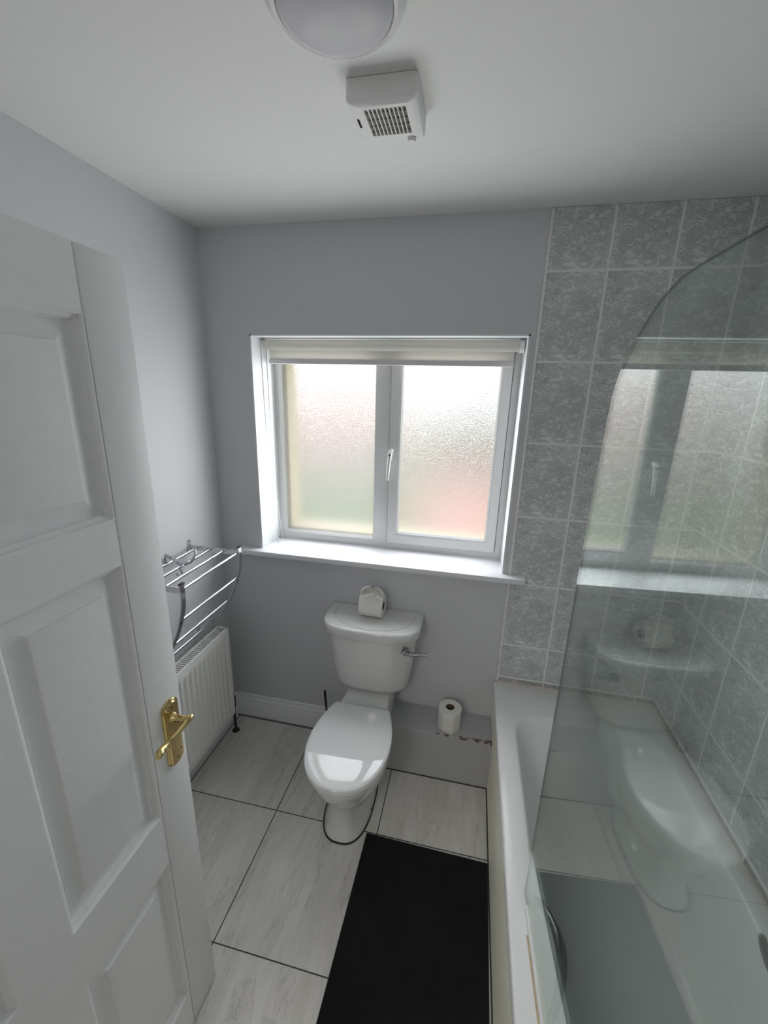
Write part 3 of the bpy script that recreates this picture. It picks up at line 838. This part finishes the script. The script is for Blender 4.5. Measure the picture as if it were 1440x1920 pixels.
lid = b.build('cistern_lid', M_ceramic, toilet, smooth=60)
# raised rim of the dished lid
b = MB()
rr1 = []
for k in range(61):
    a_ = pi*1.06*k/60-pi*0.03
    rr1.append((LXc-0.183*cos(a_), -0.060-0.142*abs(sin(a_))**0.85 if sin(a_) > 0 else -0.060-0.10*sin(a_), 0.7535))
b.tube(rr1, 0.0052, 8)
b.build('lid_ridge', M_ceramic, lid, smooth=60)
# lever
b = MB()
lx, lz = -0.411, 0.672
ly = -0.192
b.lathe((lx, ly, lz), [(0, -0.024), (0.010, -0.024), (0.0155, -0.017), (0.0155, 0.004)], 24, 'y')
b.tube(smoothpts([(lx-0.002, ly-0.015, lz), (lx+0.02, ly-0.021, lz+0.002), (lx+0.05, ly-0.024, lz+0.006), (lx+0.092, ly-0.024, lz+0.009)]), [0.013]*4+[0.0115]*4+[0.009]*4+[0.0075]*4, 14, 0.7)
b.build('flush_lever', M_grip, toilet, smooth=50)

# toilet brush beside the pan
br = empty('toilet_brush', (-0.788, -0.115, 0), 'black toilet brush in its pot, only the thin handle showing left of the toilet', 'toilet brush')
MB().lathe((-0.785, -0.115, 0), [(0, 0), (0.034, 0), (0.036, 0.006), (0.033, 0.10), (0.030, 0.10), (0.030, 0.01), (0, 0.01)], 28).build('brush_pot', M_black, br)
b = MB().tube([(-0.787, -0.112, 0.09), (-0.797, -0.106, 0.21), (-0.806, -0.100, 0.30), (-0.807, -0.100, 0.322)], [0.0045, 0.005, 0.0065, 0.0055], 12)
b.build('brush_handle', M_black, br)

# ================================================================== TOILET ROLLS
def roll_mesh(r=0.053, h=0.102, core=0.020):
    return [(core, 0), (r-0.002, 0), (r, 0.003), (r, h-0.003), (r-0.002, h), (core, h), (core, 0)]
r1 = empty('toilet_roll', (-0.583, -0.078, 0.755), 'white toilet roll lying on the cistern lid with a folded tissue bow', 'toilet roll')
ax = Matrix.Rotation(radians(-3), 4, 'Z')
b = MB()
b.lathe((0, 0, 0), [(0.019, -0.051), (0.0515, -0.051), (0.053, -0.049), (0.053, 0.049), (0.0515, 0.051), (0.019, 0.051), (0.019, -0.051)], 48, 'x')
b.xf(Matrix.Translation((-0.583, -0.078, 0.808)) @ ax)
b.build('paper', M_tissue, r1, smooth=40)
b = MB().lathe((0, 0, 0), [(0.017, -0.050), (0.0192, -0.050), (0.0192, 0.050), (0.017, 0.050), (0.017, -0.050)], 32, 'x')
b.xf(Matrix.Translation((-0.583, -0.078, 0.808)) @ ax)
b.build('cardboard_tube', M_card, r1)
# tissue sheet draped over the front and the pleated bow
b = MB()
rings = []
for k in range(13):
    a_ = radians(60+k*11)       # round the roll from the top to the front
    r_ = 0.0545
    rings.append([(-0.583+dx, -0.078+r_*cos(a_), 0.808+r_*sin(a_)) for dx in (-0.052, 0.0, 0.052)])
b.loft(rings, False, False, closed=False)
bow_sheet = b
def fan_lobe(b, c, a0, a1, r0, r1_, n=18):
    rings = []
    for j, r_ in enumerate((r0, (r0+r1_)/2, r1_)):
        row = []
        for k in range(n+1):
            a_ = radians(a0+(a1-a0)*k/n)
            zz_ = (0.0045 if k % 2 else -0.0045)*(j/2)
            rr_ = r_*(1+(0.05 if k % 2 else 0))
            row.append((c[0]+rr_*cos(a_), c[1]+zz_-0.014*(j/2), c[2]+0.68*rr_*sin(a_)))
        rings.append(row)
    b.loft(rings, False, False, closed=False)
cb = (-0.579, -0.096, 0.878)
fan_lobe(b, cb, 98, 205, 0.006, 0.050, 20); fan_lobe(b, cb, -28, 74, 0.006, 0.050, 20)
fan_lobe(b, (cb[0], cb[1]+0.006, cb[2]-0.006), 20, 160, 0.004, 0.034, 16)
b.tube([(-0.592, -0.108, 0.872), (-0.568, -0.108, 0.870)], 0.007, 10, 0.8)
bow = b.build('tissue_bow', M_tissue, r1, smooth=0)
md = bow.modifiers.new('thick', 'SOLIDIFY'); md.thickness = 0.0012

r2 = empty('toilet_roll', (-0.205, -0.105, 0.253), 'white toilet roll standing upright on the low grey boxing', 'toilet roll')
MB().lathe((-0.205, -0.105, 0.2535), [(0.020, 0), (0.050, 0), (0.052, 0.003), (0.052, 0.101), (0.050, 0.103), (0.020, 0.103), (0.020, 0)], 48).build('paper', M_tissue, r2, smooth=40)
MB().lathe((-0.205, -0.105, 0.254), [(0.018, 0), (0.0202, 0), (0.0202, 0.101), (0.018, 0.101), (0.018, 0)], 32).build('cardboard_tube', M_card, r2)
b = MB()
rings = []
for j in range(7):
    z_ = 0.2535+0.1*j/6
    rings.append([(-0.205+(0.0525+0.0012*(k/8))*cos(radians(-125+k*5)), -0.105+(0.0525+0.0012*(k/8))*sin(radians(-125+k*5)), z_-0.006*(k/12)*(1 if j == 0 else 0.3)) for k in range(13)])
b.loft(rings, False, False, closed=False)
lt = b.build('loose_sheet', M_tissue, r2, smooth=60)
md = lt.modifiers.new('thick', 'SOLIDIFY'); md.thickness = 0.0006

# ================================================================== BATH
bath = empty('bathtub', (0.32, -0.88, 0), 'white acrylic bathtub with cream side panel along the tiled wall', 'bathtub')
X0, X1, Y0, Y1 = -0.0185, XR-0.004, YF+0.002, -0.004
b = MB()
b.loft([rrect(X0, X1, Y0, Y1, 0.015, 0.418), rrect(X0, X1, Y0, Y1, 0.015, 0.450), rrect(X0+0.002, X1-0.002, Y0+0.002, Y1-0.002, 0.015, 0.4555), rrect(X0+0.007, X1-0.007, Y0+0.007, Y1-0.007, 0.015, ZR),
        rrect(0.048, 0.602, -1.62, -0.185, 0.11, ZR), rrect(0.054, 0.596, -1.614, -0.192, 0.108, ZR-0.0035), rrect(0.060, 0.590, -1.605, -0.205, 0.105, ZR-0.014),
        rrect(0.070, 0.582, -1.59, -0.235, 0.105, 0.38), rrect(0.085, 0.568, -1.57, -0.31, 0.105, 0.24), rrect(0.097, 0.560, -1.55, -0.375, 0.105, 0.14),
        rrect(0.110, 0.550, -1.53, -0.41, 0.10, 0.100), rrect(0.135, 0.528, -1.50, -0.45, 0.09, 0.082), rrect(0.18, 0.48, -1.45, -0.52, 0.07, 0.076)], False, True)
b.build('tub', M_acrylic, bath, smooth=50)
MB().box(-0.012, 0.002, YF+0.003, -0.004, 0.0, 0.425, 0.002, 1).build('side_panel', M_panel, bath)
MB().box(0.35-0.03, 0.35+0.03, -1.52, -1.515, 0.35, 0.40).build('overflow', M_chrome, bath)
for sx, xg, nm in ((1, 0.050, 'grip'), (-1, 0.600, 'grip')):
    pts = []
    for k in range(21):
        t_ = k/20; s_ = sin(pi*t_)
        pts.append((xg+sx*(0.002+0.040*s_**0.8), (-0.868 if sx > 0 else -0.825)-0.235*t_, ZR-0.006+0.034*s_**0.7))
    MB().tube(pts, [0.005+0.0075*abs(sin(pi*k/20))**0.5 for k in range(21)], 16).build('hand_grip', M_grip, bath, smooth=50)

# glass bath screen on the rim
scr = empty('shower_screen', (0.033, -0.875, ZR), 'clear glass bath screen with curved top corner standing on the bath rim', 'shower screen')
SWING = Matrix.Translation((-0.003, -0.9, 0)) @ Matrix.Translation((0.033, 0, 0)) @ Matrix.Rotation(0.040, 4, 'Z') @ Matrix.Translation((-0.033, 0.9, 0))
outl = [(-0.866, ZR+0.006), (-0.868, 1.35), (-0.876, 1.544), (-0.884, 1.68)]
cor = smoothpts([(-0.884, 1.68), (-0.890, 1.725), (-0.908, 1.767), (-0.952, 1.813), (-0.994, 1.844), (-1.040, 1.864), (-1.10, 1.874), (-1.30, 1.878)], 6)
outl = outl[:3]+cor+[(YF+0.006, 1.879), (YF+0.006, ZR+0.006)]
gx0, gx1 = 0.0305, 0.0355
b = MB()
for x_ in (gx0, gx1):
    b.face([(x_, y_, z_) for y_, z_ in outl])
b.xf(SWING)
gp = b.build('glass_panel', M_glass, scr, smooth=0)
# the cut edge of the sheet
b = MB()
n_ = len(outl)
for i in range(n_):
    j = (i+1) % n_
    (ya, za), (yb, zb) = outl[i], outl[j]
    b.face([(gx0, ya, za), (gx1, ya, za), (gx1, yb, zb), (gx0, yb, zb)])
b.xf(SWING)
b.build('glass_edge', M_glassedge, gp, smooth=0)
b = MB().box(gx0-0.0045, gx1+0.004, YF+0.006, -0.905, ZR+0.0005, ZR+0.020, 0.002).xf(SWING)
sl = b.build('bottom_seal', M_seal, scr)
MB().box(gx0-0.0080, gx0-0.0045, YF+0.006, -0.96, ZR+0.0002, ZR+0.0022).xf(SWING).build('stained_sealant', M_stain, scr, smooth=0)
MB().box(gx0+0.024, gx1+0.040, YF, YF+0.022, ZR, 1.882, 0.002, 1).build('wall_channel', M_chrome, scr)

# ================================================================== BATH MAT
mt = MB()
mt.loft([rrect(-0.493, -0.0185, -1.40, -0.490, 0.004, 0.001), rrect(-0.494, -0.0165, -1.401, -0.489, 0.004, 0.006), rrect(-0.491, -0.020, -1.397, -0.493, 0.004, 0.0095)])
mt.xf(Matrix.Translation((-0.25, -0.49, 0)) @ Matrix.Rotation(radians(-0.8), 4, 'Z') @ Matrix.Translation((0.25, 0.49, 0)))
tag(mt.build('bath_mat', M_mat, origin=(-0.25, -0.9, 0)), 'charcoal black microfibre bath mat lying on the floor beside the bath', 'bath mat')

# ================================================================== OUTDOORS (seen blurred through the obscured glass)
GZ = -2.9
lawn = MB().box(-60, 60, 0.6, 90, GZ-0.1, GZ)
tag(lawn.build('lawn', M_lawn, smooth=0), 'green lawn outside, blurred through the window glass', 'lawn')['kind'] = 'structure'
hs = empty('neighbour_house', (-6.5, 17, GZ), 'pale house with red roof, blurred in the left window pane', 'house')
b = MB().box(-11.5, -3.6, 15, 21, GZ, -0.45)
b.build('walls', M_pebble, hs, smooth=0)
b = MB().loft([[(-11.9, 14.6, -0.5), (-3.2, 14.6, -0.5), (-3.2, 21.4, -0.5), (-11.9, 21.4, -0.5)], [(-11.9, 17.8, 3.6), (-3.2, 17.8, 3.6), (-3.2, 18.2, 3.6), (-11.9, 18.2, 3.6)]])
b.build('roof', M_roof, hs, smooth=0)
for xx in (-9.5, -6.2):
    MB().box(xx-0.6, xx+0.6, 14.97, 15.0, -2.1, -0.9).build('house_window', M_dark, hs, smooth=0)
b = MB(); rng = random.Random(3)
def leafy(b, c, rx, ry, rz, n, s):
    for k in range(n):
        p = Vector((rng.uniform(-1, 1), rng.uniform(-1, 1), rng.uniform(-1, 1)))
        if p.length > 1: p.normalize()
        q = Vector((c[0]+p.x*rx, c[1]+p.y*ry, c[2]+p.z*rz)); r_ = s*rng.uniform(0.6, 1.3)
        d1 = Vector((rng.gauss(0, 1), rng.gauss(0, 1), rng.gauss(0, 1))).normalized(); d2 = d1.orthogonal().normalized()
        b.face([q+d1*r_, q+d2*r_*0.6, q-d1*r_, q-d2*r_*0.6])
for k in range(9):
    cx_ = -5.2+k*0.52
    b.lathe((cx_, 7.0+0.1*(k % 2), GZ), [(0.0, 0), (0.45, 0.0), (0.5, 1.0), (0.42, 1.75+0.1*(k % 3)), (0.0, 1.9+0.1*(k % 3))], 10)
    leafy(b, (cx_, 7.0, GZ+1.0), 0.55, 0.55, 1.0, 160, 0.09)
tag(b.build('hedge', M_hedge, smooth=0), 'green hedge outside, blurred low in the left window pane', 'hedge')
sh = empty('outhouse', (0.4, 4.2, GZ), 'outhouse with terracotta roof, blurred low in the right window pane', 'outhouse')
MB().box(-0.85, 2.4, 3.4, 5.6, GZ, -0.55).build('walls', M_render, sh, smooth=0)
b = MB().loft([[(-0.95, 3.2, -0.62), (2.5, 3.2, -0.62), (2.5, 5.8, 0.20), (-0.95, 5.8, 0.20)], [(-0.95, 3.2, -0.54), (2.5, 3.2, -0.54), (2.5, 5.8, 0.28), (-0.95, 5.8, 0.28)]])
b.build('roof', M_shed, sh, smooth=0)
tr_ = empty('tree', (0.6, 15, GZ), 'pale green tree outside, blurred in the right window pane', 'tree')
MB().tube([(0.6, 15, GZ), (0.65, 15, -1.2), (0.6, 15, 0.0)], [0.25, 0.2, 0.12], 10).build('trunk', M_bark, tr_)
b = MB()
b.lathe((0.6, 15, -1.7), [(0.0, 0), (1.9, 0.5), (3.0, 1.7), (2.8, 2.9), (1.4, 4.0), (0, 4.3)], 16)
leafy(b, (0.6, 15, 0.4), 3.3, 2.6, 2.3, 1300, 0.22)
b.build('crown', M_tree, tr_, smooth=0)
